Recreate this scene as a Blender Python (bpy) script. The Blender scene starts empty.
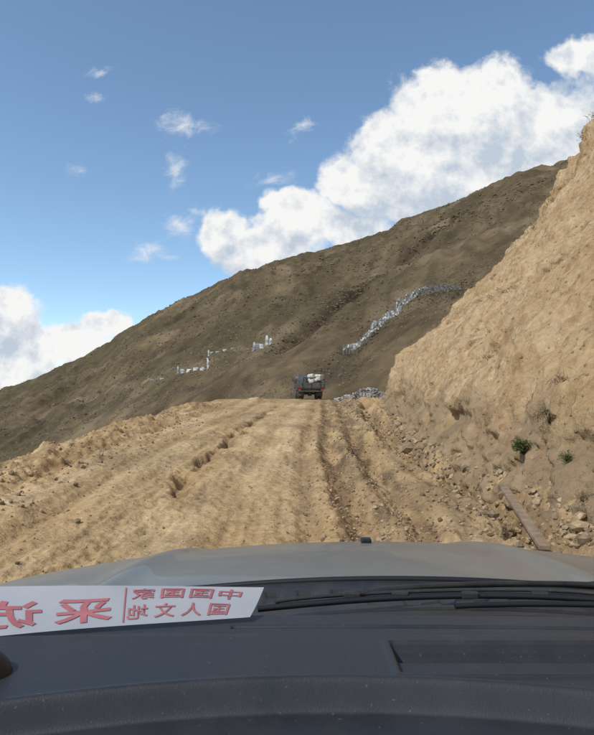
import bpy, math, random, bmesh
import numpy as np
from mathutils import Vector, Matrix, Euler
random.seed(3)
rng=np.random.default_rng(7)
sc=bpy.context.scene
sc.view_settings.view_transform='Standard'; sc.view_settings.look='None'
sc.view_settings.exposure=0
EYE=1.6
# ------------------------------------------------------------ noise
def _perm(seed):
    p=np.random.default_rng(seed).permutation(256); return np.concatenate([p,p])
def perlin(x,y,seed=0):
    p=_perm(seed)
    ang=np.random.default_rng(seed+99).uniform(0,2*np.pi,256); gx,gy=np.cos(ang),np.sin(ang)
    xi=np.floor(x).astype(np.int64); yi=np.floor(y).astype(np.int64)
    xf=x-xi; yf=y-yi
    u=xf*xf*xf*(xf*(xf*6-15)+10); v=yf*yf*yf*(yf*(yf*6-15)+10)
    def g(ix,iy,dx,dy):
        h=p[p[ix&255]+(iy&255)]
        return gx[h]*dx+gy[h]*dy
    a=g(xi,yi,xf,yf); b=g(xi+1,yi,xf-1,yf); c=g(xi,yi+1,xf,yf-1); d=g(xi+1,yi+1,xf-1,yf-1)
    return (a+(b-a)*u+((c+(d-c)*u)-(a+(b-a)*u))*v)*1.5
def fbm(x,y,s=0,o=4,r=.5):
    t=0;a=1;f=1
    for i in range(o):
        t=t+a*perlin(x*f,y*f,s+i*13); a*=r; f*=2.03
    return t
def ridged(x,y,s=0,o=4):
    t=0;a=1;f=1
    for i in range(o):
        t=t+a*(1-2*np.abs(perlin(x*f,y*f,s+i*17))); a*=.5; f*=2.1
    return t/1.9
def sst(a,b,x):
    t=np.clip((x-a)/(b-a),0,1); return t*t*(3-2*t)
def gs(x,c,w): return np.exp(-((x-c)/w)**2)
# ------------------------------------------------------------ mesh helpers
def np_mesh(name,verts,faces,mats=None,smooth=True):
    me=bpy.data.meshes.new(name)
    verts=np.asarray(verts,dtype=np.float32); faces=np.asarray(faces,dtype=np.int32)
    k=faces.shape[1]
    me.vertices.add(len(verts)); me.vertices.foreach_set('co',verts.ravel())
    me.loops.add(faces.size); me.loops.foreach_set('vertex_index',faces.ravel())
    me.polygons.add(len(faces)); me.polygons.foreach_set('loop_start',np.arange(0,faces.size,k,dtype=np.int32))
    me.polygons.foreach_set('loop_total',np.full(len(faces),k,dtype=np.int32))
    me.update(calc_edges=True); me.validate()
    me.polygons.foreach_set('use_smooth',np.full(len(me.polygons),smooth))
    if mats:
        for m in mats: me.materials.append(m)
    ob=bpy.data.objects.new(name,me); sc.collection.objects.link(ob)
    return ob
def grid_faces(nr,nc,wrap=False):
    i=np.arange(nr-1)[:,None]; j=np.arange(nc if wrap else nc-1)[None,:]
    j2=(j+1)%nc
    return np.stack([i*nc+j,i*nc+j2,(i+1)*nc+j2,(i+1)*nc+j],-1).reshape(-1,4)
def add_col(ob,name,arr):
    a=ob.data.color_attributes.new(name,'FLOAT_COLOR','POINT')
    if arr.shape[1]==3: arr=np.concatenate([arr,np.ones((len(arr),1))],1)
    a.data.foreach_set('color',arr.astype(np.float32).ravel())
def empty(name,loc=(0,0,0),rotz=0):
    e=bpy.data.objects.new(name,None); e.location=loc; e.rotation_euler=(0,0,rotz); sc.collection.objects.link(e); return e
# ------------------------------------------------------------ node helpers
class NT:
    def __init__(s,nt): s.nt=nt; nt.nodes.clear()
    def n(s,t,**k):
        nd=s.nt.nodes.new(t)
        for a,b in k.items(): setattr(nd,a,b)
        return nd
    def l(s,a,b): s.nt.links.new(a,b)
    def put(s,sock,v):
        if isinstance(v,bpy.types.NodeSocket): s.l(v,sock)
        else: sock.default_value=v
    def math(s,op,a,b=0.0,c=None,clamp=False):
        m=s.n('ShaderNodeMath',operation=op,use_clamp=clamp); s.put(m.inputs[0],a); s.put(m.inputs[1],b)
        if c is not None: s.put(m.inputs[2],c)
        return m.outputs[0]
    def noise(s,vec,scale,detail=5,rough=.55,dist=0):
        m=s.n('ShaderNodeTexNoise'); s.l(vec,m.inputs['Vector']); m.inputs['Scale'].default_value=scale
        m.inputs['Detail'].default_value=detail; m.inputs['Roughness'].default_value=rough; m.inputs['Distortion'].default_value=dist
        return m.outputs['Fac'],m.outputs['Color']
    def rng(s,v,a,b,c=0.,d=1.,smooth=False):
        m=s.n('ShaderNodeMapRange')
        if smooth: m.interpolation_type='SMOOTHSTEP'
        s.put(m.inputs[0],v)
        for i,q in enumerate((a,b,c,d)): m.inputs[i+1].default_value=q
        return m.outputs[0]
    def mix(s,f,a,b,mode='MIX'):
        m=s.n('ShaderNodeMix',data_type='RGBA',blend_type=mode); s.put(m.inputs[0],f)
        for q,v in ((6,a),(7,b)):
            if isinstance(v,tuple) and len(v)==3: v=(*v,1)
            s.put(m.inputs[q],v)
        return m.outputs[2]
    def mapping(s,vec,scale=(1,1,1),loc=(0,0,0),rot=(0,0,0)):
        m=s.n('ShaderNodeMapping'); s.l(vec,m.inputs[0]); m.inputs['Scale'].default_value=scale; m.inputs['Location'].default_value=loc; m.inputs['Rotation'].default_value=rot
        return m.outputs[0]
    def bump(s,h,strength=.5,dist=.05,normal=None):
        m=s.n('ShaderNodeBump'); s.l(h,m.inputs['Height']); s.put(m.inputs['Strength'],strength); m.inputs['Distance'].default_value=dist
        if normal is not None: s.l(normal,m.inputs['Normal'])
        return m.outputs[0]
def newmat(name):
    m=bpy.data.materials.new(name); m.use_nodes=True; t=NT(m.node_tree)
    o=t.n('ShaderNodeOutputMaterial'); b=t.n('ShaderNodeBsdfPrincipled'); t.l(b.outputs[0],o.inputs[0])
    tc=t.n('ShaderNodeTexCoord')
    return m,t,b,tc.outputs['Object']
def simple(name,col,rough=.6,var=.15,scale=8,metal=0,bump=0,coat=0,dust=0,dustcol=(.35,.29,.2)):
    m,t,b,v=newmat(name)
    f,_=t.noise(v,scale,5,.6)
    c=t.mix(t.rng(f,.3,.7),tuple(x*(1-var) for x in col),tuple(min(1,x*(1+var)) for x in col))
    if dust:
        f2,_=t.noise(v,scale*.4,6,.7); c=t.mix(t.math('MULTIPLY',t.rng(f2,.35,.7),dust),c,dustcol)
    t.l(c,b.inputs['Base Color']); b.inputs['Roughness'].default_value=rough; b.inputs['Metallic'].default_value=metal
    b.inputs['Coat Weight'].default_value=coat
    if bump:
        f3,_=t.noise(v,scale*6,4,.6); t.l(t.bump(f3,bump,.003),b.inputs['Normal'])
    return m
# ------------------------------------------------------------ terrain
def zroad(y):
    return np.interp(y,[-50,4,12,22,34,46,56,80],[0,0,.38,.85,1.34,1.68,1.55,-1.0])
def cshift(y): return np.interp(y,[0,10,18,25,34,46],[0,0,.15,.5,.9,1.2])
SKY=np.array([(-200,402),(-80,399),(0,392),(45,375),(100,352),(130,330),(180,301),(240,275),(300,256),(350,243),(388,231),(400,221),(450,203),(500,184),(520,176),(575,160),(620,150),(800,140)],float)
SKT=(SKY[:,0]-297)/620; SKE=(400-SKY[:,1])/620
def far(x,y):
    yy=np.maximum(y,20.); t=np.clip(x/yy,-1.3,1.3)
    e=np.interp(t,SKT,SKE)
    yr=np.interp(t,[-1.3,-.48,0,.15,.17,.45,1.3],[560,440,380,360,375,340,300])
    z0=np.interp(t,[-1.3,-.5,-.3,-.1,0,.1,.3,1.3],[-22,-17,-12,-6,-3.5,-1.5,5,25])
    s=(yy-60)/(yr-60)
    zr=EYE+e*yr
    k=.05
    h=np.clip(.5+.5*((1-.5*(s-1))-s)/k,0,1); g=(1-.5*(s-1))*(1-h)+s*h-k*h*(1-h)*.5
    g=np.maximum(g,-.3)
    z=z0+(zr-z0)*g
    w=sst(.02,.35,s)*(1-.8*sst(.8,1.0,s))
    z=z+w*(4.5*fbm(x/75,y/75,5,3)+3.2*ridged(x/34+fbm(x/60,y/60,8,2)*.6,y/90,21,4)+1.3*fbm(x/9,y/9,31,3))
    z=z+.5*fbm(x/5,y/5,41,3)*sst(0,.1,s)
    z=np.where(s>1.6,z*np.maximum(0,1-(s-1.6)*.8)-10*sst(1.6,3,s),z)
    return z
TRK=((-4.35,.20,.09),(-3.15,.20,.09),(-2.7,.3,-.03),(-.85,.2,.05),(-.35,.15,-.03),(.12,.15,.09),(.42,.10,-.05),(.72,.18,.15),(1.08,.13,-.06),(1.42,.18,.16),(1.85,.16,-.06))
def trackx(x,y): return x-cshift(y)+.16*fbm(y/9,x*0,71,2)
def gullyx(y): return np.interp(y,[7.5,9,12.4,18.7,25,33],[-2.1,-1.80,-1.86,-1.7,-1.4,-1.0])+.22*fbm(y/1.6,y*0+5,76,5,.6)
def gullyd(y): return sst(8.0,9.4,y)*(1-sst(29,36,y))*np.clip(.62+1.0*fbm(y/1.5,y*0+2,77,3),.12,1.15)
def near(x,y):
    zr=zroad(y)
    xl=-5.4+.55*fbm(y/3,y*0+.3,61,4)
    z=zr.copy()
    xs=trackx(x,y)
    along=.75+.5*perlin(y/4.0,x/2.5,72)
    onroad=sst(-5.8,-4.8,x)*(1-sst(2.6,3.2,x))
    fade=1-sst(38,46,y)
    calm=1-.7*sst(22,34,y)
    r=0
    for c,w,d in TRK:
        r=r-d*gs(xs,c,w)*along
    xs2=x-cshift(y)-.045*(y-14)+.12*fbm(y/6,x*0+3,171,2)
    for c,w,d in ((-3.8,.13,.05),(-2.3,.13,.05)):
        r=r-d*gs(xs2,c,w)*(.6+.5*perlin(y/3.6,x*0,172))
    gc=gullyx(y+.5*fbm(x/.4,y/.4,176,2)); gd=gullyd(y)
    rough=np.clip(.35+.65*gs(xs,1.0,.9)+.4*gs(x,gc,.5)+.4*sst(-3.6,-5,x),0,1)
    r=r+.014*perlin(xs*9,y*.7,73)+calm*(.04*fbm(x/.9,y/2.0,74,4)+rough*(.045*fbm(x/.2,y/.3,75,3)+.06*np.maximum(0,fbm(x/.3,y/.36,79,3)-.1)))
    gw=.12+.07*fbm(y/.5,x/.5,78,2)
    r=r-.26*gd*np.exp(-(np.abs(x-gc)/np.maximum(gw,.05))**2.2)-.07*gd*gs(x,gc+.15,.4)+.03*gd*gs(x,gc+.55,.2)
    z=z+r*onroad*fade
    lump=fbm(x/1.1,y/1.3,80,4)
    z=z+calm*(.04+.20*np.maximum(0,lump)+.06*ridged(x/.6,y/.6,81,3))*gs(x,xl+.6,1.0)*fade
    z=z+calm*.10*np.maximum(0,fbm(x/.35,y/.4,83,4))*(1-sst(-4.6,-3.6,x))*fade
    z=z+(.26+.2*lump)*np.exp(-((x+2.6)/1.1)**2-((y-38)/2.0)**2)
    z=z+(.10+.15*lump)*np.exp(-((x+5.0)/1.3)**2-((y-29)/3)**2)
    dc=np.interp(y,[0,6,8,10.6,14,18,26,34],[2.75,2.7,2.72,2.75,2.5,2.55,3.0,3.8])+.16*fbm(y/1.5,y*0+9,84,3)
    dd=.52*np.clip(.85+.5*fbm(y/1.2,y*0+4,85,2),.2,1.3)*fade
    z=z-dd*np.exp(-(np.abs(x-dc)/(.31+.08*perlin(y/.9,y*0,88)))**3)+.08*gs(x,dc-.5,.2)*(.6+lump)*calm
    z=z+.17*np.abs(fbm(x/.25,y/.3,86,3))*gs(x,dc,.6)*fade
    z=z+.35*sst(2.8,3.5,x)*(.6+.5*fbm(y/1.4,x/.8,89,3))*fade
    d=np.maximum(0,xl-x)
    d=d*d/(d+.9)
    drop=np.where(d<14,.85*d,.85*14+.25*(d-14))
    drop=np.minimum(drop,17)
    z=z-drop+np.minimum(1,d/2)*(.35*fbm(x/2.2,y/2.2,87,4))
    return z
def H(x,y):
    x=np.asarray(x,float); y=np.asarray(y,float)
    k=sst(52,74,y)
    return near(x,y)*(1-k)+far(x,y)*k
ang=np.radians(np.concatenate([np.arange(-38,38,.12),np.arange(38,322,3.5)]))
rad=np.concatenate([[0.3,1.2,2.2],np.exp(np.arange(math.log(3),math.log(45),.0042)),np.exp(np.arange(math.log(45),math.log(620),.0095)),np.exp(np.arange(math.log(620),math.log(6000),.08))])
A,R=np.meshgrid(ang,rad)
X=R*np.sin(A); Y=R*np.cos(A); Z=H(X,Y)
nr,nc=X.shape
def survey(u,v,y0=52,y1=600):
    """terrain point on a bearing / elevation"""
    t=(u-297)/620; e=(400-v)/620
    ys=np.linspace(y0,y1,3000); zz=H(t*ys,ys); k=np.argmax(zz>=EYE+e*ys)
    return np.array([t*ys[k],ys[k],zz[k]])
def polydist(X,Y,pts):
    d=np.full(X.shape,1e9)
    for a,b in zip(pts[:-1],pts[1:]):
        ab=b[:2]-a[:2]; L=ab@ab
        t=np.clip(((X-a[0])*ab[0]+(Y-a[1])*ab[1])/L,0,1)
        d=np.minimum(d,np.hypot(X-a[0]-t*ab[0],Y-a[1]-t*ab[1]))
    return d
trk=[survey(u,v) for u,v in ((284,348),(303,334),(322,316),(345,302),(378,276),(400,258),(430,236),(462,213),(492,196))]
trk2=[survey(u,v) for u,v in ((330,380),(352,352),(385,318),(413,296),(460,291))]
trk3=[survey(u,v) for u,v in ((20,413),(80,398),(150,380),(200,364),(240,348),(290,347))]
trk4=[survey(u,v) for u,v in ((0,432),(60,412),(130,404),(230,385),(300,374),(350,362))]
d1=polydist(X,Y,trk)+.7*fbm(X/7,Y/7,90,3); d2=polydist(X,Y,trk2); d3=polydist(X,Y,trk3)+1*fbm(X/8,Y/8,94,2); d4=polydist(X,Y,trk4)+1*fbm(X/8,Y/8,95,2)
m1=np.exp(-(d1/2.0)**2)*np.clip(.9+.5*fbm(X/14,Y/14,96,2),.5,1); m3=np.exp(-(d3/2.0)**2); m4=np.exp(-(d4/1.8)**2)
m2=np.exp(-(d2/2.5)**2)
Z=Z-2.4*m1-.5*m2
# ground colours
road_a=np.array([.45,.305,.152]); road_l=np.array([.56,.41,.225]); road_d=np.array([.185,.125,.07])
mt_a=np.array([.178,.130,.072]); mt_d=np.array([.102,.076,.042]); mt_g=np.array([.128,.103,.054]); mt_l=np.array([.25,.188,.112])
def L(a,b,k): return a[None,:]*(1-k[:,None])+b[None,:]*k[:,None]
x=X.ravel(); y=Y.ravel(); r_=R.ravel()
xs=trackx(x,y)
n1=fbm(x/.9,y/9,100,4); n2=fbm(x/.3,y/1.6,101,3)
c=L(road_a,road_l,np.clip(.45+.9*n1,0,1))
stripe=np.zeros_like(x)
for cc,w,a in ((.12,.18,.6),(.72,.28,1.0),(1.42,.32,1.0),(1.05,.75,.45),(-.85,.13,.35),(-3.15,.16,.55),(-4.35,.16,.55)):
    stripe+=a*gs(xs,cc,w)
xs2=x-cshift(y)-.045*(y-14)+.12*fbm(y/6,x*0+3,171,2)
for cc in (-3.8,-2.3): stripe+=.4*gs(xs2,cc,.12)
k=np.clip(stripe,0,1)*np.clip(.7+.8*n2,0,1)*np.where(x<-5.3,0,1)*(1-.45*sst(20,36,y))
c=L(road_a,road_d,k)*k[:,None]+c*(1-k[:,None])
lane=np.clip(gs(xs,-1.2,.16)+gs(xs,-.35,.28)+.8*gs(xs,-3.75,.25)+.7*gs(xs,-2.4,.22)+.5*gs(xs,2.0,.25),0,1)*.5*np.clip(.7+.6*n1,0,1)
c=c*(1-lane[:,None])+np.array([.60,.45,.27])[None,:]*lane[:,None]
pt=np.clip(fbm(x/1.6,y/3.5,107,4)*1.3-.25,0,.5)*sst(-5.5,-4.5,x)
c=c*(1-pt[:,None])+np.array([.30,.20,.105])[None,:]*pt[:,None]
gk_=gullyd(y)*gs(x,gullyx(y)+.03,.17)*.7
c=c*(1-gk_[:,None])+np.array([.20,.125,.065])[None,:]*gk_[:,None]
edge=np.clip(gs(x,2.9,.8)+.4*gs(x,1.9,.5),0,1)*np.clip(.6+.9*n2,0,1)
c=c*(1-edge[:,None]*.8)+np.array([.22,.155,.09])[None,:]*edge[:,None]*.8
le=(1-sst(-5.3,-3.6,x))*np.clip(.5+n2+fbm(x/.8,y/1.5,105,3),0,1)*.7
c=c*(1-le[:,None])+np.array([.31,.185,.09])[None,:]*le[:,None]
off=np.clip(sst(6.2,8.5,-x+.6*fbm(x/2,y/2,106,2))+sst(50,60,y),0,1)
big=fbm(x/60,y/60,110,4); med=fbm(x/14,y/22,111,4); fin=fbm(x/3.5,y/3.5,112,3)
m=L(mt_a,mt_d,np.clip(.35+.9*med+.5*fin,0,1)); gk=np.clip(.2+1.1*big+.45*sst(60,-150,x),0,.8)
m=m*(1-gk[:,None])+ (mt_g[None,:]*(.8+.4*np.clip(med,-.5,1))[:,None])*gk[:,None]
lk=np.clip(fbm(x/22,y/50,113,5)*1.4-.15,0,.7); m=m*(1-lk[:,None])+mt_l[None,:]*lk[:,None]
stx=(x*.8-y*.35)/7; sty=(x*.5+y*.8)/60
sk=np.clip(ridged(stx+.5*fbm(x/30,y/30,115,2),sty,114,3)*1.4-.5,0,.8); m=m*(1-sk[:,None])+np.array([.08,.057,.033])[None,:]*sk[:,None]
k=np.clip(m1.ravel()*1.0,0,.85); m=m*(1-k[:,None])+np.array([.092,.054,.036])[None,:]*k[:,None]
k=m3.ravel()*.5*np.clip(.6+fin,0,1); m=m*(1-k[:,None])+np.array([.33,.25,.165])[None,:]*k[:,None]
k=m4.ravel()*.55*np.clip(.6+fin,0,1); m=m*(1-k[:,None])+np.array([.08,.06,.04])[None,:]*k[:,None]
k=m2.ravel()*.6; m=m*(1-k[:,None])+np.array([.09,.07,.048])[None,:]*k[:,None]
c=c*(1-off[:,None])+m*off[:,None]
mt,t,b,v=newmat('dirt_and_hill')
at=t.n('ShaderNodeAttribute',attribute_name='Col'); mk=t.n('ShaderNodeAttribute',attribute_name='Mask')
f1,_=t.noise(v,.35,7,.7); f2,_=t.noise(v,11,4,.7); f3,_=t.noise(v,1.7,6,.68)
col=t.mix(1.0,at.outputs['Color'],t.mix(t.rng(f1,.3,.7),(.74,.73,.72),(1.2,1.18,1.15)),'MULTIPLY')
col=t.mix(1.0,col,t.mix(t.rng(f2,.3,.7),(.72,.70,.68),(1.2,1.2,1.2)),'MULTIPLY')
vp=t.n('ShaderNodeTexVoronoi'); vp.inputs['Scale'].default_value=22; t.l(v,vp.inputs['Vector'])
pb=t.math('MULTIPLY',t.rng(vp.outputs['Distance'],.16,.26,1,0),t.rng(f3,.47,.58))
sepc=t.n('ShaderNodeSeparateColor'); t.l(vp.outputs['Color'],sepc.inputs[0])
pb=t.math('MULTIPLY',pb,t.rng(sepc.outputs[0],.45,.5))
pc=t.mix(sepc.outputs[1],(.16,.12,.09),(.5,.42,.32))
inv=t.math('SUBTRACT',1.0,mk.outputs['Fac'])
col=t.mix(t.math('MULTIPLY',pb,inv),col,pc)
t.l(col,b.inputs['Base Color']); b.inputs['Roughness'].default_value=.95; b.inputs['Specular IOR Level'].default_value=.1
hh=t.math('ADD',t.math('MULTIPLY',f3,.9),t.math('MULTIPLY',f2,.45)); hh=t.math('ADD',hh,t.math('MULTIPLY',t.math('MULTIPLY',pb,inv),.25))
t.l(t.bump(hh,t.math('MULTIPLY_ADD',mk.outputs['Fac'],.3,.6),.13),b.inputs['Normal'])
V=np.stack([X,Y,Z],-1).reshape(-1,3)
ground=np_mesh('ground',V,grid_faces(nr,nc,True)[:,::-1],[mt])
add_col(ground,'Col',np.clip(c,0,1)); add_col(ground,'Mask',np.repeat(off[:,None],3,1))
# ------------------------------------------------------------ scrub on the hillside (one mesh)
N=75000
sy=np.exp(rng.uniform(math.log(62),math.log(430),N)); sx=rng.uniform(-.62,.62,N)*sy
dens=fbm(sx/30,sy/30,140,4)+.5*fbm(sx/7,sy/7,141,2)
keep=dens>rng.uniform(-.6,.6,N); sx=sx[keep];sy=sy[keep]; sz=H(sx,sy)
n=len(sx); sr=rng.uniform(.12,.45,n)*np.clip(sy/170,.55,1.4); sh=sr*rng.uniform(.4,.9,n); a0=rng.uniform(0,6.28,n)
K=5; VV=np.zeros((n,K+1,3))
for i in range(K):
    rr=sr*rng.uniform(.6,1.2,n); VV[:,i,0]=sx+rr*np.cos(a0+i*6.283/K); VV[:,i,1]=sy+rr*np.sin(a0+i*6.283/K); VV[:,i,2]=sz-.25*sr
VV[:,K,0]=sx+rng.normal(0,.2,n)*sr; VV[:,K,1]=sy; VV[:,K,2]=sz+sh
FF=np.stack([np.stack([np.arange(n)*(K+1)+i,np.arange(n)*(K+1)+(i+1)%K,np.arange(n)*(K+1)+K],-1) for i in range(K)],1).reshape(-1,3)
def leafmat(name,a,bb):
    m,t,b,v=newmat(name); at=t.n('ShaderNodeAttribute',attribute_name='Var'); t.l(t.mix(at.outputs['Fac'],a,bb),b.inputs['Base Color']); b.inputs['Roughness'].default_value=.85; b.inputs['Specular IOR Level'].default_value=.2; return m
ob=np_mesh('hillside_scrub',VV.reshape(-1,3),FF,[leafmat('scrub',(.065,.054,.030),(.22,.17,.10))],True)
add_col(ob,'Var',np.repeat(np.repeat((rng.uniform(0,1,n)**1.2)[:,None],K+1,1).reshape(-1,1),3,1))
# ------------------------------------------------------------ embankment
BL=np.array([(3.9,-14),(3.5,-4),(3.25,2),(3.12,6),(3.1,10),(2.95,14),(3.05,18),(3.6,26),(4.35,33.5),(5.0,36.5),(6.6,39.5),(10,43),(18,48),(40,56)],float)
sl=np.concatenate([[0],np.cumsum(np.hypot(*np.diff(BL,axis=0).T))])
def bspline(s): return np.interp(s,sl,BL[:,0]),np.interp(s,sl,BL[:,1])
ss=[]; s=0.
while s<sl[-1]:
    px,py=bspline(s); ss.append(s); s+=max(.03,.004*abs(math.hypot(px,py))) if py>2 else .4
ss=np.array(ss)
px,py=bspline(ss)
def smooth1(a,n=25):
    k=np.ones(n)/n; ap=np.pad(a,n//2,mode='edge'); return np.convolve(ap,k,'valid')[:len(a)]
px=smooth1(px,41);py=smooth1(py,41)
tx=np.gradient(px);ty=np.gradient(py); tl=np.hypot(tx,ty); nx_=ty/tl; ny_=-tx/tl
nx_=smooth1(nx_,61); ny_=smooth1(ny_,61)
PH=np.array([-.6,0,.3,.7,1.0,1.3,1.8,2.5,5.5,9.6,14.4,18,24,30]); PO=np.array([-.15,0,.2,.42,.55,.72,1.1,1.75,5.0,8.9,11.9,15,24,50])
hv=np.concatenate([np.arange(-.6,2.2,.035),np.arange(2.2,6,.05),np.arange(6,18.5,.065),np.arange(18.5,30,.5)])
S,Hh=np.meshgrid(ss,hv,indexing='ij')
PX=np.repeat(px[:,None],len(hv),1); PY=np.repeat(py[:,None],len(hv),1); NX=np.repeat(nx_[:,None],len(hv),1); NY=np.repeat(ny_[:,None],len(hv),1)
O=np.interp(Hh,PH,PO)
uc=np.clip(1.5*fbm(S/2.2,S*0,120,3)+.1,0,1.1)
O=O+uc*.30*np.exp(-((Hh-.8-.35*fbm(S/1.3,S*0,121,2))/.25)**2)
wob=fbm(S/1.2,Hh/3,122,3)
low=sst(1.7,.5,Hh); up_=sst(.3,2,Hh)
D=.45*fbm(S/6,Hh/6,123,3)*up_
D=D+.21*ridged(S/1.0+.5*wob,Hh/4.5,124,4)*sst(.5,1.6,Hh)
D=D+.09*fbm(S/.5,Hh/.65,125,4)*(.6+.4*up_)+.04*fbm(S/.13,Hh/.16,126,3)
D=D+.05*ridged(S/.28+.4*wob,Hh/1.6,133,3)*up_
D=D+low*(.18*fbm(S/.55,Hh/.35,127,4)+.08*ridged(S/.3,Hh/.5,129,3))
D=D+.28*ridged(S/3.2+.4*wob,Hh/10+.3*wob,128,3)*sst(1.5,4,Hh)
far_=sst(30,36,PY)
D=D+far_*(.42*fbm(S/1.7,Hh/1.6,131,4)+.25*ridged(S/2,Hh/3,132,3))*up_
nz=.6
BX=PX+NX*(O-D*.8); BY=PY+NY*(O-D*.8); BZ=zroad(np.minimum(PY,50))+Hh+D*nz*sst(.6,1.5,Hh)
BV=np.stack([BX,BY,BZ],-1)
m_b,t,b,v=newmat('clay_bank')
f1,_=t.noise(v,.5,6,.68); f2,_=t.noise(t.mapping(v,(2.2,2.2,.4)),1.5,6,.68,.6); f3,_=t.noise(v,7,5,.72); f4,_=t.noise(v,.14,3,.6)
col=t.mix(t.rng(f1,.32,.68),(.42,.275,.145),(.59,.43,.25))
col=t.mix(t.rng(f2,.5,.66,0,.75),col,(.29,.175,.085))
col=t.mix(t.rng(f2,.48,.34,0,.5),col,(.64,.49,.31))
col=t.mix(1.0,col,t.mix(t.rng(f3,.3,.7),(.72,.70,.68),(1.16,1.16,1.16)),'MULTIPLY')
col=t.mix(t.rng(f4,.5,.62,0,.35),col,(.40,.26,.125))
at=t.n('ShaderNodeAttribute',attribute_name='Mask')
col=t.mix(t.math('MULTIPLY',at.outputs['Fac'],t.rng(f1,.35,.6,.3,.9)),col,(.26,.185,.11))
vo=t.n('ShaderNodeTexVoronoi'); vo.inputs['Scale'].default_value=9; t.l(v,vo.inputs['Vector'])
sp_=t.n('ShaderNodeSeparateColor'); t.l(vo.outputs['Color'],sp_.inputs[0])
peb=t.math('MULTIPLY',t.rng(vo.outputs['Distance'],.15,.3,1,0),t.rng(sp_.outputs[0],.72,.77))
col=t.mix(t.math('MULTIPLY',peb,.6),col,(.24,.18,.12))
t.l(col,b.inputs['Base Color']); b.inputs['Roughness'].default_value=.95; b.inputs['Specular IOR Level'].default_value=.1
hh=t.math('ADD',t.math('MULTIPLY',f3,.5),t.math('MULTIPLY',f2,1.0)); hh=t.math('ADD',hh,t.math('MULTIPLY',peb,.25))
t.l(t.bump(hh,.9,.14),b.inputs['Normal'])
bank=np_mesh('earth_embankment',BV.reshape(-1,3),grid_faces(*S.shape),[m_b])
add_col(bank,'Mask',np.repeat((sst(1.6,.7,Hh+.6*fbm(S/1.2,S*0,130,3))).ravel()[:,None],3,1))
def bank_pt(yy,h):
    i=np.argmin(np.abs(py-yy)+ (np.arange(len(py))>len(py)*.97)*50); j=np.argmin(np.abs(hv-h)); return BV[i,j]
# ------------------------------------------------------------ rocks
def rock_variants(n,sub=1,seed=0):
    out=[]; r=np.random.default_rng(seed)
    for i in range(n):
        bm=bmesh.new(); bmesh.ops.create_icosphere(bm,subdivisions=sub,radius=1)
        co=np.array([q.co[:] for q in bm.verts]); fc=np.array([[q.index for q in f.verts] for f in bm.faces]); bm.free()
        for k in range(7):
            d=r.normal(size=3); d/=np.linalg.norm(d); h=r.uniform(.45,.85); dd=co@d; co=co-np.maximum(0,dd-h)[:,None]*d
        co*=r.uniform(.7,1.15,3)*np.array([1,1,.75]); co+=r.normal(0,.03,co.shape)
        out.append((co,fc))
    return out
def scatter(name,pts,sizes,mats,variants,seed=0,smooth=False,sink=.3):
    r=np.random.default_rng(seed); VV=[];FF=[];o=0;CC=[]
    for p,s in zip(pts,sizes):
        co,fc=variants[r.integers(len(variants))]
        e=Euler((r.uniform(-.4,.4),r.uniform(-.4,.4),r.uniform(0,6.28))).to_matrix(); e=np.array(e)
        w=(co*s)@e.T+p+np.array([0,0,s*(.6-sink)]); VV.append(w); FF.append(fc+o); o+=len(co)
        cc=r.uniform(0,1); CC.append(np.full((len(co),3),cc))
    ob=np_mesh(name,np.concatenate(VV),np.concatenate(FF),mats,smooth); add_col(ob,'Var',np.concatenate(CC)); return ob
def rockmat(name,a,bb):
    m,t,b,v=newmat(name); at=t.n('ShaderNodeAttribute',attribute_name='Var'); f,_=t.noise(v,14,4,.65)
    c=t.mix(at.outputs['Fac'],a,bb); c=t.mix(1.0,c,t.mix(t.rng(f,.3,.7),(.7,.7,.7),(1.2,1.2,1.2)),'MULTIPLY')
    t.l(c,b.inputs['Base Color']); b.inputs['Roughness'].default_value=.9; t.l(t.bump(f,.5,.02),b.inputs['Normal']); return m
var=rock_variants(10,1,5)
mr=rockmat('road_stone',(.20,.14,.085),(.48,.35,.20))
P=[];Sz=[]
def addp(xx,yy,s):
    P.append((xx,yy)); Sz.append(s)
for i in range(12500):
    yy=math.exp(rng.uniform(math.log(5),math.log(40)))
    q=rng.uniform()
    cs=float(cshift(np.array(yy)))
    if q<.34: xx=rng.normal(2.8,.36); s=abs(rng.normal(0,.032))+.01
    elif q<.50: xx=rng.normal(-4.8,.9); s=abs(rng.normal(0,.022))+.008
    elif q<.86: xx=cs+rng.normal(1.0,.5); s=abs(rng.normal(0,.014))+.007
    else: xx=rng.uniform(-4.5,2.6); s=abs(rng.normal(0,.009))+.006
    addp(float(xx),yy,min(s,.10))
for xx,yy,s in ((2.9,7.2,.15),(3.1,8.0,.12),(2.55,7.6,.08),(3.05,6.7,.13),(2.85,9.6,.14),(2.6,13.6,.18),(2.75,15.2,.22),(2.9,17,.2),(2.5,16.2,.14),(3.1,19,.22),(3.3,22,.2),(-5.1,17.5,.14)):
    addp(xx,yy,s)
P=np.array(P);Sz=np.array(Sz); Pz=H(P[:,0],P[:,1])
scatter('gravel',np.column_stack([P,Pz]),Sz,[mr],var,3)
mg=rockmat('rubble_stone',(.17,.155,.135),(.48,.45,.39))
P=[];Sz=[]
for i in range(480):
    xx=rng.normal(4.6,1.0); yy=rng.normal(42.5,1.0); xx=min(max(xx,2.7),6.6)
    top=.75*math.exp(-((xx-4.9)/1.4)**2-((yy-42.6)/1.3)**2)
    P.append((xx,yy,float(H(xx,yy))+rng.uniform(.4,1)*top)); Sz.append(rng.uniform(.05,.17))
scatter('rock_pile',np.array(P),Sz,[mg],var,4)
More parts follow.
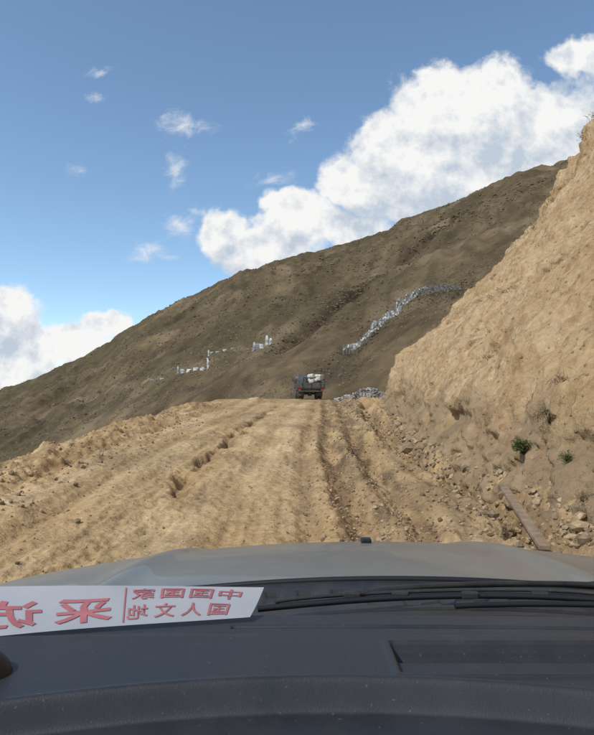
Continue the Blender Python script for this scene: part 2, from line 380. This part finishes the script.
# ------------------------------------------------------------ plank by the ditch
wood=simple('weathered_wood',(.28,.195,.12),.85,.35,6,bump=.6)
def boxmesh(name,size,loc=(0,0,0),rot=(0,0,0),mat=None,bev=.01,parent=None,taper=None,seg=2):
    bm=bmesh.new(); bmesh.ops.create_cube(bm,size=1)
    for q in bm.verts:
        q.co.x*=size[0];q.co.y*=size[1];q.co.z*=size[2]
        if taper and q.co.z>0: q.co.x*=taper[0]; q.co.y*=taper[1]
    if bev: bmesh.ops.bevel(bm,geom=bm.edges[:],offset=bev,segments=seg,affect='EDGES',profile=.6)
    me=bpy.data.meshes.new(name); bm.to_mesh(me); bm.free()
    ob=bpy.data.objects.new(name,me); sc.collection.objects.link(ob); ob.location=loc; ob.rotation_euler=rot
    if mat: me.materials.append(mat)
    if parent: ob.parent=parent
    return ob
a=Vector((3.02,9.1,float(zroad(9.1))+.10)); b2=Vector((2.42,6.05,float(zroad(6.05))+.06)); d=b2-a
pl=boxmesh('wooden_plank',(.11,d.length,.05),(a+b2)/2,(0,0,0),wood,.008)
pl.rotation_euler=d.to_track_quat('-Y','Z').to_euler()
# ------------------------------------------------------------ vegetation
mleaf=leafmat('bush_leaf',(.045,.065,.022),(.13,.15,.05)); mdry=leafmat('dry_grass',(.16,.105,.05),(.36,.26,.14))
def bush(name,p,rx,rz,n,mat):
    VV=[];CC=[]
    lob=[(rng.normal(0,.45,3)*np.array([rx,rx,rz*.5])+np.array([0,0,rz*.5]),rng.uniform(.3,.6)) for _ in range(7)]
    for i in range(n):
        cc,rr=lob[rng.integers(7)]; d=rng.normal(size=3); d/=np.linalg.norm(d)
        c0=cc+d*rr*rx*rng.uniform(.5,1.1); s=rx*rng.uniform(.05,.11)
        u=rng.normal(size=3);u/=np.linalg.norm(u); w=np.cross(u,rng.normal(size=3)); w/=np.linalg.norm(w)
        VV+= [c0-u*s,c0+w*s*.45,c0+u*s,c0-w*s*.45]; CC+= [rng.uniform()]*4
    for i in range(25):
        d=np.array([rng.normal(0,.5),rng.normal(0,.5),1]); d/=np.linalg.norm(d); e=d*rz*rng.uniform(.6,1.1); w=np.array([.004,.004,0])
        VV+=[-w,w,e+w*.4,e-w*.4]; CC+=[0.]*4
    VV=np.array(VV)+p; F=np.arange(len(VV)).reshape(-1,4); ob=np_mesh(name,VV,F,[mat],False); add_col(ob,'Var',np.repeat(np.array(CC)[:,None],3,1)); return ob
mol=leafmat('olive_leaf',(.07,.07,.03),(.17,.14,.07))
bush('bush',bank_pt(9.2,.55)+np.array([-.03,0,-.02]),.19,.27,1200,mleaf)
bush('bush',bank_pt(7.9,.62)+np.array([-.03,0,0]),.11,.14,600,mleaf)
bush('bush',bank_pt(8.7,1.0)+np.array([-.02,0,0]),.14,.24,600,mol)
bush('bush',bank_pt(7.0,.3),.10,.14,300,mdry)
VV=[];CC=[]
spots=[(bank_pt(rng.uniform(7,36),1.2+14*rng.uniform()**.8),rng.uniform(.05,.16)) for _ in range(130)]
spots+=[(bank_pt(rng.uniform(33,38),rng.uniform(4,17)),rng.uniform(.12,.35)) for _ in range(45)]
for q in range(26):
    y_=rng.uniform(8,30); h_=1.5+10*rng.uniform()
    spots+=[(bank_pt(y_+rng.normal(0,.25),h_+rng.normal(0,.15)),rng.uniform(.05,.13)) for _ in range(5)]
for p,s in spots:
    for i in range(70):
        o_=np.array([rng.normal(0,.6)*s,rng.normal(0,.7)*s,rng.normal(0,.3)*s-.02]); d=np.array([rng.normal(-.45,.6),rng.normal(0,.6),.6]); d/=np.linalg.norm(d)
        w=np.cross(d,rng.normal(size=3)); w/=np.linalg.norm(w); w*=.035*s+.002; e=d*s*rng.uniform(.3,.9)
        q=p+o_; VV+=[q-w,q+w,q+e+w*.2,q+e-w*.2]; CC+=[rng.uniform()]*4
ob=np_mesh('dry_grass_tufts',np.array(VV),np.arange(len(VV)).reshape(-1,4),[mdry],False); add_col(ob,'Var',np.repeat(np.array(CC)[:,None],3,1))
# ------------------------------------------------------------ prayer flags: strings of small faded flags on posts
mf=leafmat('faded_flag_cloth',(.13,.12,.11),(.58,.57,.53))
VV=[];CC=[]
path=np.array([survey(u,v) for u,v in ((348,354),(362,345),(376,332),(390,320),(402,308),(414,294))]); pl_=np.concatenate([[0],np.cumsum(np.linalg.norm(np.diff(path,axis=0),axis=1))])
for st in range(4):
    off_=(st-1.5)
    for q in np.arange(0,pl_[-1],.30):
        k=q/pl_[-1]; wd=(.45+1.1*k**1.5)
        if rng.uniform()<.25: continue
        c0=np.array([np.interp(q,pl_,path[:,i]) for i in range(3)]); c0[0]+=off_*wd+rng.normal(0,.05)+.3*math.sin(q*.35+st); c0[2]=float(H(c0[0],c0[1]))+.75+.3*math.sin(q*.8+st*2)
        a_=rng.normal(.0,.5); u=np.array([math.cos(a_),math.sin(a_),rng.normal(0,.2)])*rng.uniform(.07,.16); w=np.array([rng.normal(0,.1),rng.normal(.3,.2),1])*rng.uniform(.08,.22)
        VV+=[c0-u-w,c0+u-w,c0+u+w,c0-u+w]; CC+=[rng.uniform()**.7]*4
    for q in np.arange(0,pl_[-1],4.0):   # posts
        k=q/pl_[-1]; c0=np.array([np.interp(q,pl_,path[:,i]) for i in range(3)]); c0[0]+=off_*(.45+1.1*k**1.5); c0[2]=float(H(c0[0],c0[1]))
        u=np.array([.06,0,0]); w=np.array([0,0,1.5]); VV+=[c0-u,c0+u,c0+u+w,c0-u+w]; CC+=[.25]*4
for (u0,v0,u1,v1) in ((413,296,460,290),(413,296,445,288)):
    a0=survey(u0,v0);a1=survey(u1,v1)
    for q in np.linspace(0,1,80):
        c0=a0+(a1-a0)*q; c0[2]=float(H(c0[0],c0[1]))+rng.uniform(.1,.6); u=np.array([.18,.1,0]);w=np.array([0,.05,.12]); VV+=[c0-u-w,c0+u-w,c0+u+w,c0-u+w]; CC+=[rng.uniform()*.5]*4
ob=np_mesh('prayer_flags',np.array(VV),np.arange(len(VV)).reshape(-1,4),[mf],False); add_col(ob,'Var',np.repeat(np.array(CC)[:,None],3,1))
mwh=leafmat('white_cloth',(.5,.5,.48),(.78,.78,.76))
def banners(items):
    VV=[];CC=[]
    for (u,v,hpx,wpx) in items:
        p=survey(u,v); h=hpx/620*p[1]; w=wpx/620*p[1]
        yaw=rng.uniform(-.5,.5); ux=np.array([math.cos(yaw),math.sin(yaw),0]); pw=ux*.06
        lean=np.array([rng.normal(0,.12),0,0])*h
        VV+=[p-pw,p+pw,p+pw+lean+[0,0,h],p-pw+lean+[0,0,h]];CC+=[.1]*4
        n=6
        for i in range(n):
            z0=h*(.1+.85*i/n);z1=h*(.1+.85*(i+1)/n); o1=ux*(w*(1+.3*math.sin(i*2.1+u))); off2=np.array([0,.1*math.sin(i),0]); l0=lean*z0/h; l1=lean*z1/h
            VV+=[p+l0+[0,0,z0],p+l0+o1+[0,0,z0]+off2,p+l1+o1+[0,0,z1]+off2,p+l1+[0,0,z1]];CC+=[.5+.5*rng.uniform()]*4
    ob=np_mesh('banner_flags',np.array(VV),np.arange(len(VV)).reshape(-1,4),[mwh],False); add_col(ob,'Var',np.repeat(np.array(CC)[:,None],3,1))
banners([(150,381,2,4),(160,380,1.8,5),(177,374,8,1),(181,374,5,3),(186,373,4,4),(193,371,3.5,5),(200,371,3,5),(207,370,12,1.5),(203,371,4,2)])
banners([(208,357,7,1),(210,355,3,4),(216,354,2.5,5),(223,352,2.5,6),(231,350,2.2,5)])
banners([(252,352,10,2),(255,350,7,3.5),(260,349,5,3.5),(265,346,11,2.3),(269,346,8,1.8)])
# ------------------------------------------------------------ truck
def cyl(name,r,depth,loc,rot,mat,parent,seg=24,bev=.02):
    bm=bmesh.new(); bmesh.ops.create_cone(bm,cap_ends=True,segments=seg,radius1=r,radius2=r,depth=depth)
    if bev: bmesh.ops.bevel(bm,geom=[e for e in bm.edges if len(e.link_faces)==2 and abs(e.calc_face_angle(0))>1],offset=bev,segments=2,affect='EDGES')
    me=bpy.data.meshes.new(name); bm.to_mesh(me); bm.free(); me.materials.append(mat)
    ob=bpy.data.objects.new(name,me); sc.collection.objects.link(ob); ob.location=loc; ob.rotation_euler=rot; ob.parent=parent
    for p in me.polygons: p.use_smooth=True
    return ob
tr=empty('truck',(.85,46.0,float(H(.85,46.0))),math.radians(4)); tr.scale=(.94,.94,.92)
dk=simple('truck_dark_steel',(.035,.035,.035),.6,dust=.4); tyre=simple('truck_tyre',(.02,.02,.02),.9,dust=.4); blue=simple('truck_cab_paint',(.10,.14,.20),.4,dust=.5)
bedm=simple('truck_bed_paint',(.055,.055,.06),.6,dust=.35); glassd=simple('truck_window_glass',(.02,.025,.03),.1); redm=simple('tail_light_red',(.5,.03,.02),.3); sack=simple('white_sack',(.60,.57,.50),.8,.25,3,bump=.5)
boxmesh('chassis',(.8,4.4,.2),(0,.3,.62),(0,0,0),dk,.02,tr)
for i,(xx,yy) in enumerate(((-.82,-1.0),(.82,-1.0),(-.58,-1.0),(.58,-1.0),(-.8,2.0),(.8,2.0))):
    cyl(f'wheel_{i}',.42,.22,(xx,yy,.42),(0,math.pi/2,0),tyre,tr,28,.04); cyl(f'hub_{i}',.2,.24,(xx,yy,.42),(0,math.pi/2,0),bedm,tr,16,.02)
cyl('axle_rear',.08,1.7,(0,-1,.42),(0,math.pi/2,0),dk,tr,12,0); cyl('differential',.18,.3,(0,-1,.42),(0,math.pi/2,0),dk,tr,16,.04)
boxmesh('bed_floor',(2.05,3.1,.1),(0,-.45,.78),(0,0,0),bedm,.02,tr)
boxmesh('tailgate',(2.05,.05,.42),(0,-2.02,1.04),(0,0,0),bedm,.015,tr)
for xx in (-.68,0,.68): boxmesh('tailgate_rib',(.07,.05,.42),(xx,-2.07,1.04),(0,0,0),dk,.01,tr)
for sg in (-1,1):
    boxmesh('bed_side',(.05,3.1,.42),(sg*1.02,-.45,1.04),(0,0,0),bedm,.015,tr)
    for k in range(4): boxmesh('side_stake',(.06,.06,.8),(sg*1.06,-1.9+k*.95,1.2),(0,0,0),dk,.01,tr)
    boxmesh('side_rail',(.04,3.0,.05),(sg*1.03,-.45,1.56),(0,0,0),dk,.01,tr)
    boxmesh('tail_light',(.2,.05,.1),(sg*.85,-2.06,.70),(0,0,0),redm,.01,tr); boxmesh('mudflap',(.5,.02,.35),(sg*.7,-1.5,.42),(0,0,0),tyre,.005,tr)
boxmesh('bumper',(1.9,.08,.1),(0,-2.08,.6),(0,0,0),dk,.02,tr)
boxmesh('cab',(1.85,1.4,1.2),(0,1.95,1.3),(0,0,0),blue,.08,tr,(.9,.8),4)
boxmesh('rear_window',(1.2,.03,.4),(0,1.28,1.6),(-.1,0,0),glassd,.02,tr)
boxmesh('bonnet',(1.7,.7,.7),(0,2.85,.98),(0,0,0),blue,.1,tr)
for sg in (-1,1): boxmesh('mirror',(.16,.05,.28),(sg*1.1,2.4,1.6),(0,0,0),dk,.02,tr)
boxmesh('headboard',(1.95,.06,.7),(0,1.1,1.3),(0,0,0),dk,.02,tr)
for i in range(22):
    boxmesh('sack',(rng.uniform(.35,.65),rng.uniform(.35,.55),rng.uniform(.18,.28)),(rng.uniform(-.25,.8),rng.uniform(-1.8,.6),1.2+.13*(i%5)+rng.uniform(0,.1)),(rng.normal(0,.25),rng.normal(0,.25),rng.uniform(0,3)),sack,.08,tr,None,3)
boxmesh('crate',(.42,.5,.8),(-.74,-1.5,1.55),(0,0,0),simple('crate_blue_grey',(.10,.13,.16),.7,dust=.4),.03,tr)
boxmesh('drum',(.3,.3,.45),(-.35,-1.7,1.4),(0,0,.3),dk,.1,tr,None,4)
# ------------------------------------------------------------ the car we sit in
car=empty('car',(0,0,0))
paint=simple('hood_paint',(.155,.153,.135),.42,.06,5,coat=.2,dust=.45,dustcol=(.27,.245,.19))
XC=.10
def hoodz(x,y):
    dx=x-XC
    z=1.238-.15*((y-1.2)/1.0)**2-.10*dx*dx+.024*dx-.6*np.maximum(0,np.abs(dx)-.92)**1.6
    z=z-2.5*np.maximum(0,y-2.45)**2
    z=z+.012*np.exp(-((np.abs(dx)-.52+.08*(y-1.2))/.045)**2)
    return z
def rear(x): return 1.27-.10*(x-XC)**2
xs_=np.linspace(XC-1.03,XC+1.03,260); tt=np.linspace(0,1,180)
HX,HT=np.meshgrid(xs_,tt,indexing='ij'); HY=rear(HX)+(2.78-rear(HX))*HT; HZ=hoodz(HX,HY)
ob=np_mesh('hood',np.stack([HX,HY,HZ],-1).reshape(-1,3),grid_faces(260,180)[:,::-1],[paint]); ob.parent=car
for sg in (-1,1):
    ex=XC+sg*1.03; yy=np.linspace(1.0,2.78,40); kk=np.linspace(0,1,10); YY,KK=np.meshgrid(yy,kk,indexing='ij')
    zt=hoodz(np.full_like(YY,ex),np.maximum(YY,1.2)); F=np.stack([np.full_like(YY,ex)+sg*.03*np.sin(KK*3),YY,zt-(zt-.55)*KK],-1)
    o_=np_mesh('fender',F.reshape(-1,3),grid_faces(40,10),[paint]); o_.parent=car
boxmesh('front_bumper',(2.0,.2,.35),(XC,2.8,.55),(0,0,0),paint,.05,car)
blk=simple('black_plastic',(.018,.018,.019),.5,.2,20,bump=.3,dust=.3,dustcol=(.12,.105,.085)); rub=simple('wiper_rubber',(.012,.012,.012),.5)
nxc,nyc=420,60
CX,CT=np.meshgrid(np.linspace(XC-1,XC+1,nxc),np.linspace(0,1,nyc),indexing='ij')
y0=1.015-.10*(CX-XC)**2; y1=rear(CX)+.015; CY=y0+(y1-y0)*CT
CZ=1.236-.012*np.sin(CT*3.1)-.085*(CX-XC)**2+.02*(CX-XC)
CZ=CZ-.006*((np.sin(CX*95)>.2)&(CT>.45)&(CT<.75))
CZ[:, -1]-=.04
o_=np_mesh('cowl_panel',np.stack([CX,CY,CZ],-1).reshape(-1,3),grid_faces(nxc,nyc)[:,::-1],[blk]); o_.parent=car
def tube(name,pts,rx,mat,parent):
    cu=bpy.data.curves.new(name,'CURVE'); cu.dimensions='3D'; sp=cu.splines.new('POLY'); sp.points.add(len(pts)-1)
    for i,p in enumerate(pts): sp.points[i].co=(*p,1)
    cu.bevel_depth=rx; cu.bevel_resolution=3; cu.use_fill_caps=True; cu.materials.append(mat)
    o=bpy.data.objects.new(name,cu); sc.collection.objects.link(o); o.parent=parent; return o
def at_(u,v,y): return ((u-297)/620*y,y,EYE+(400-v)/620*y)
def sm(pts,n=40):
    p=np.array(pts); u=np.linspace(0,1,len(p)); q=np.linspace(0,1,n); co=[np.polyval(np.polyfit(u,p[:,i],min(3,len(p)-1)),q) for i in range(3)]; return [tuple(r) for r in np.array(co).T]
tube('hood_seal',[(x_,float(rear(x_))-.004,float(hoodz(x_,rear(x_)))-.004) for x_ in np.linspace(XC-.95,XC+.95,60)],.0065,rub,car)
tube('wiper_blade',sm([at_(258,609,1.055),at_(330,602,1.075),at_(420,597,1.09),at_(520,596,1.09),at_(640,603,1.07)]),.0055,rub,car)
tube('wiper_blade_spine',sm([at_(275,602,1.065),at_(330,596,1.085),at_(420,591,1.10),at_(520,590,1.10),at_(600,594,1.08)]),.0035,blk,car)
tube('wiper_arm',sm([at_(345,597,1.09),at_(395,590,1.11),at_(450,585,1.15),at_(560,584,1.2),at_(640,588,1.2)]),.006,blk,car)
tube('wiper_blade',sm([at_(455,606,1.05),at_(540,604,1.06),at_(640,606,1.06)]),.005,rub,car)
for u in (352,400,470,540):
    p=at_(u,595,1.09); boxmesh('wiper_clip',(.03,.012,.012),p,(0,0,0),blk,.003,car)
boxmesh('washer_nozzle',(.03,.035,.014),(.20,1.80,float(hoodz(.2,1.8))+.007),(0,0,0),rub,.005,car)
# dashboard
dash_m,t,b,v=newmat('dash_vinyl')
f,_=t.noise(v,6,6,.65); f2,_=t.noise(v,420,2,.5)
c0=t.mix(t.rng(f,.3,.7),(.021,.022,.025),(.034,.035,.038)); f6,_=t.noise(v,2.5,7,.75); c0=t.mix(t.rng(f6,.5,.75,0,.45),c0,(.07,.065,.055))
f7,_=t.noise(v,160,2,.5); c0=t.mix(t.rng(f7,.70,.76,0,.5),c0,(.14,.13,.11))
t.l(c0,b.inputs['Base Color']); t.l(t.rng(f,.3,.7,.42,.6),b.inputs['Roughness'])
t.l(t.bump(f2,.35,.0008),b.inputs['Normal'])
gx_=np.arange(-.85,1.15,.003); gy_=np.arange(.36,1.012,.0025); DX,DY=np.meshgrid(gx_,gy_,indexing='ij')
def box(xx,a,b_,w): return sst(a-w,a+w,xx)*(1-sst(b_-w,b_+w,xx))
ye=.752-.42*(DX-.05)**2
DZ=1.250-.030*sst(ye+.004,ye-.018,DY)-.9*np.maximum(0,.64-DY)**1.5
DZ=DZ+.005*np.exp(-((DY-ye-.008)/.008)**2)
DZ=DZ-.03*np.maximum(0,np.abs(DX-.1)-.5)
rim=box(DY,.762,.880,.003)*box(DX,.120,.60,.004)-box(DY,.772,.870,.002)*box(DX,.132,.59,.003)
DZ=DZ+.0035*np.clip(rim,0,1)
DZ=DZ-.010*box(DY,.772,.870,.002)*box(DX,.132,.59,.003)
DZ=DZ-.022*box(DY,.832,.864,.002)*box(DX,.138,.58,.003)
DZ=DZ-.012*box(DY,.952,.962,.002)*box(DX,-.10,.75,.003)
DZ=DZ+.008*sst(.935,.90,DY)
o_=np_mesh('dashboard',np.stack([DX,DY-.09*(DX-XC)**2*sst(.85,1.0,DY),DZ],-1).reshape(-1,3),grid_faces(*DX.shape)[:,::-1],[dash_m]); o_.parent=car
bm=bmesh.new(); bmesh.ops.create_uvsphere(bm,u_segments=32,v_segments=20,radius=1)
for q in bm.verts:
    q.co.x*=.052;q.co.y*=.04;q.co.z*=.05 if q.co.z>0 else .02
me=bpy.data.meshes.new('gauge_pod'); bm.to_mesh(me); bm.free(); me.materials.append(rub)
for p in me.polygons:p.use_smooth=True
o_=bpy.data.objects.new('gauge_pod',me); sc.collection.objects.link(o_); o_.location=(-.408,.775,1.245); o_.parent=car
# ------------------------------------------------------------ paper sign reflected in the windshield, built as a solid sheet with mirrored lettering
reflected_paper=simple('reflected_paper',(.36,.37,.385),.5,.12,4)  # dull grey carries the washed-out look of the reflection
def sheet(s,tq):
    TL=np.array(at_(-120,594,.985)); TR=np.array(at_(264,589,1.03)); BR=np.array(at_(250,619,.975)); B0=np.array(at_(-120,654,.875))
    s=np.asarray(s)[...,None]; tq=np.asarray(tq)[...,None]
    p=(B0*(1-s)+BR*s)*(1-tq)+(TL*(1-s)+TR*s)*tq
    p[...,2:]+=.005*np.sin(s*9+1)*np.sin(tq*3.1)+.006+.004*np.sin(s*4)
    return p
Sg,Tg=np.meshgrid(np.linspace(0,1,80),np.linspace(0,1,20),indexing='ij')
sign=empty('reflected_sign')
o_=np_mesh('sheet',sheet(Sg,Tg).reshape(-1,3),grid_faces(80,20)[:,::-1],[reflected_paper]); o_.parent=sign
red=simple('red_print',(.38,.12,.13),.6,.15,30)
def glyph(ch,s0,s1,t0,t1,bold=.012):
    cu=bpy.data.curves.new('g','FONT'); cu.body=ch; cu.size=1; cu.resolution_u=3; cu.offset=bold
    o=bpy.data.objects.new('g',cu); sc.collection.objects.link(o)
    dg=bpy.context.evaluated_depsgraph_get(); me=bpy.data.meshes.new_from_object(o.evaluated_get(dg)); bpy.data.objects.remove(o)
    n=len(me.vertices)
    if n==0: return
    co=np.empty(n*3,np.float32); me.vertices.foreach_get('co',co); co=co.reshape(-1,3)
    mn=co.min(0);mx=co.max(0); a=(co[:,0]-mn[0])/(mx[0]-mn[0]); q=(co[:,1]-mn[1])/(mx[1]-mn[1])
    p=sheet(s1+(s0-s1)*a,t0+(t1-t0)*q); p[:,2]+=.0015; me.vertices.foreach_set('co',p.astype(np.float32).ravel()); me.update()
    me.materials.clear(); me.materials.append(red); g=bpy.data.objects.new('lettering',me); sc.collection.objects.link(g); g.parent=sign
def su(u): return (u+120)/380.
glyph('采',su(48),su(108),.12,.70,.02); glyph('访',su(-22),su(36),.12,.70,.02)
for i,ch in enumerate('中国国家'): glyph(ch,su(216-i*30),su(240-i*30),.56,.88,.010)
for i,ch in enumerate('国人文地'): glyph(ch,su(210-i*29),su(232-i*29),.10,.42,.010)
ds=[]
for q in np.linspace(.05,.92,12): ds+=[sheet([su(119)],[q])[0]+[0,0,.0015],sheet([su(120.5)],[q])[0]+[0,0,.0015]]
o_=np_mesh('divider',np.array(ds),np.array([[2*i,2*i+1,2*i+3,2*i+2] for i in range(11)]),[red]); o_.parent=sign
# ------------------------------------------------------------ sun + sky
sd=Vector((-.66,-.44,.92)).normalized()
su_=bpy.data.lights.new('sun','SUN'); su_.energy=3.0; su_.angle=math.radians(.5); su_.color=(1,.94,.86)
so=bpy.data.objects.new('sun',su_); sc.collection.objects.link(so); so.rotation_euler=sd.to_track_quat('Z','Y').to_euler(); so.location=(-20,-20,40)
w=bpy.data.worlds.new('World'); sc.world=w; w.use_nodes=True; t=NT(w.node_tree)
out=t.n('ShaderNodeOutputWorld'); sky=t.n('ShaderNodeTexSky',sky_type='NISHITA'); sky.sun_disc=False
sky.sun_elevation=math.asin(sd.z); sky.sun_rotation=math.atan2(sd.x,sd.y); sky.altitude=2500; sky.air_density=1.0; sky.dust_density=1.6; sky.ozone_density=1.2
bg=t.n('ShaderNodeBackground'); bg.inputs[1].default_value=.15; t.l(t.mix(1.0,sky.outputs[0],(1.28,1.36,1.27),'MULTIPLY'),bg.inputs[0])
tc=t.n('ShaderNodeTexCoord'); sep=t.n('ShaderNodeSeparateXYZ'); t.l(tc.outputs['Generated'],sep.inputs[0])
ay=t.math('MAXIMUM',t.math('ABSOLUTE',sep.outputs[1]),.06)
px_=t.math('DIVIDE',sep.outputs[0],ay); pz_=t.math('DIVIDE',sep.outputs[2],ay)
cb=t.n('ShaderNodeCombineXYZ'); t.l(px_,cb.inputs[0]); t.l(pz_,cb.inputs[1])
p0=cb.outputs[0]
_,wc=t.noise(p0,13,3,.6)
vm=t.n('ShaderNodeVectorMath',operation='MULTIPLY_ADD'); t.l(wc,vm.inputs[0]); vm.inputs[1].default_value=(.06,.06,0)
sb=t.n('ShaderNodeVectorMath',operation='SUBTRACT'); t.l(p0,sb.inputs[0]); sb.inputs[1].default_value=(.03,.03,0); t.l(sb.outputs[0],vm.inputs[2])
pw=vm.outputs[0]
def field(blobs,p,dx=0,dy=0):
    cur=None
    for (u,v_,rx,ry) in blobs:
        cx=(u-297)/620-dx; cy=(400-v_)/620-dy; rx/=620; ry/=620
        m=t.n('ShaderNodeVectorMath',operation='MULTIPLY_ADD'); t.l(p,m.inputs[0]); m.inputs[1].default_value=(1/rx,1/ry,0); m.inputs[2].default_value=(-cx/rx,-cy/ry,0)
        l=t.n('ShaderNodeVectorMath',operation='LENGTH'); t.l(m.outputs[0],l.inputs[0])
        cur=l.outputs['Value'] if cur is None else t.math('MINIMUM',cur,l.outputs['Value'])
    return t.math('SUBTRACT',1.0,cur)
big_=[(352,186,46,34),(392,155,54,56),(440,118,58,66),(490,112,64,60),(550,128,70,54),(610,130,70,62),(592,58,52,26),(465,165,100,46),(400,195,70,30),(560,165,90,44),
 (226,232,32,34),(258,245,50,36),(300,222,58,40),(352,232,56,24),(285,205,30,20),
 (5,318,46,40),(48,345,54,30),(15,375,66,34),(108,324,34,16),(85,350,46,18),(700,200,120,90),(-120,330,110,60),(-80,120,60,30)]
wisp_=[(186,127,38,15),(174,172,17,25),(152,256,40,14),(180,226,22,16),(300,128,24,14),(272,180,32,11),(99,95,14,13),(98,70,22,9),(80,172,18,10),(212,212,28,11)]
F=field(big_,pw); F2=field(big_,pw,-.012,.06); FW=field(wisp_,pw)
n1,_=t.noise(p0,15,7,.62); n2,_=t.noise(t.mapping(p0,(1,1,1),(-.012,.018,0)),15,7,.62)
n3,_=t.noise(p0,6,2,.5); n4,_=t.noise(t.mapping(p0,(1,1.6,1),(0,0,0),(0,0,.5)),22,6,.68,.8)
dens=t.math('ADD',F,t.math('MULTIPLY',t.math('SUBTRACT',n1,.5),1.3))
mb=t.rng(dens,.03,.36,0,1,True)
dw=t.math('ADD',FW,t.math('MULTIPLY',t.math('SUBTRACT',n4,.55),2.6)); mw=t.rng(dw,.0,1.6,0,.85,True)
mask=t.math('MAXIMUM',mb,mw)
shade=t.math('ADD',t.math('MULTIPLY',t.math('SUBTRACT',n1,n2),-3.2),.46)
shade=t.math('ADD',shade,t.math('MULTIPLY',t.math('SUBTRACT',n3,.5),1.4))
shade=t.math('ADD',shade,t.rng(t.math('SUBTRACT',F,F2),-.5,.6,-.55,.45))
thick=t.rng(dens,.25,.9,.35,.0)
shade=t.math('ADD',shade,thick,clamp=True)
cc=t.mix(shade,(.56,.64,.74),(.98,.98,.97))
bg2=t.n('ShaderNodeBackground'); t.l(cc,bg2.inputs[0]); bg2.inputs[1].default_value=.95
up=t.rng(sep.outputs[2],-.02,.01)
mask=t.math('MULTIPLY',mask,up)
mx=t.n('ShaderNodeMixShader'); t.l(mask,mx.inputs[0]); t.l(bg.outputs[0],mx.inputs[1]); t.l(bg2.outputs[0],mx.inputs[2]); t.l(mx.outputs[0],out.inputs[0])
# ------------------------------------------------------------ camera
cam=bpy.data.cameras.new('camera'); co=bpy.data.objects.new('camera',cam); sc.collection.objects.link(co)
co.location=(0,0,EYE); co.rotation_euler=(math.pi/2,0,0); cam.lens=620/735*36; cam.sensor_width=36; cam.shift_y=32.5/735; cam.clip_start=.05; cam.clip_end=20000
sc.camera=co
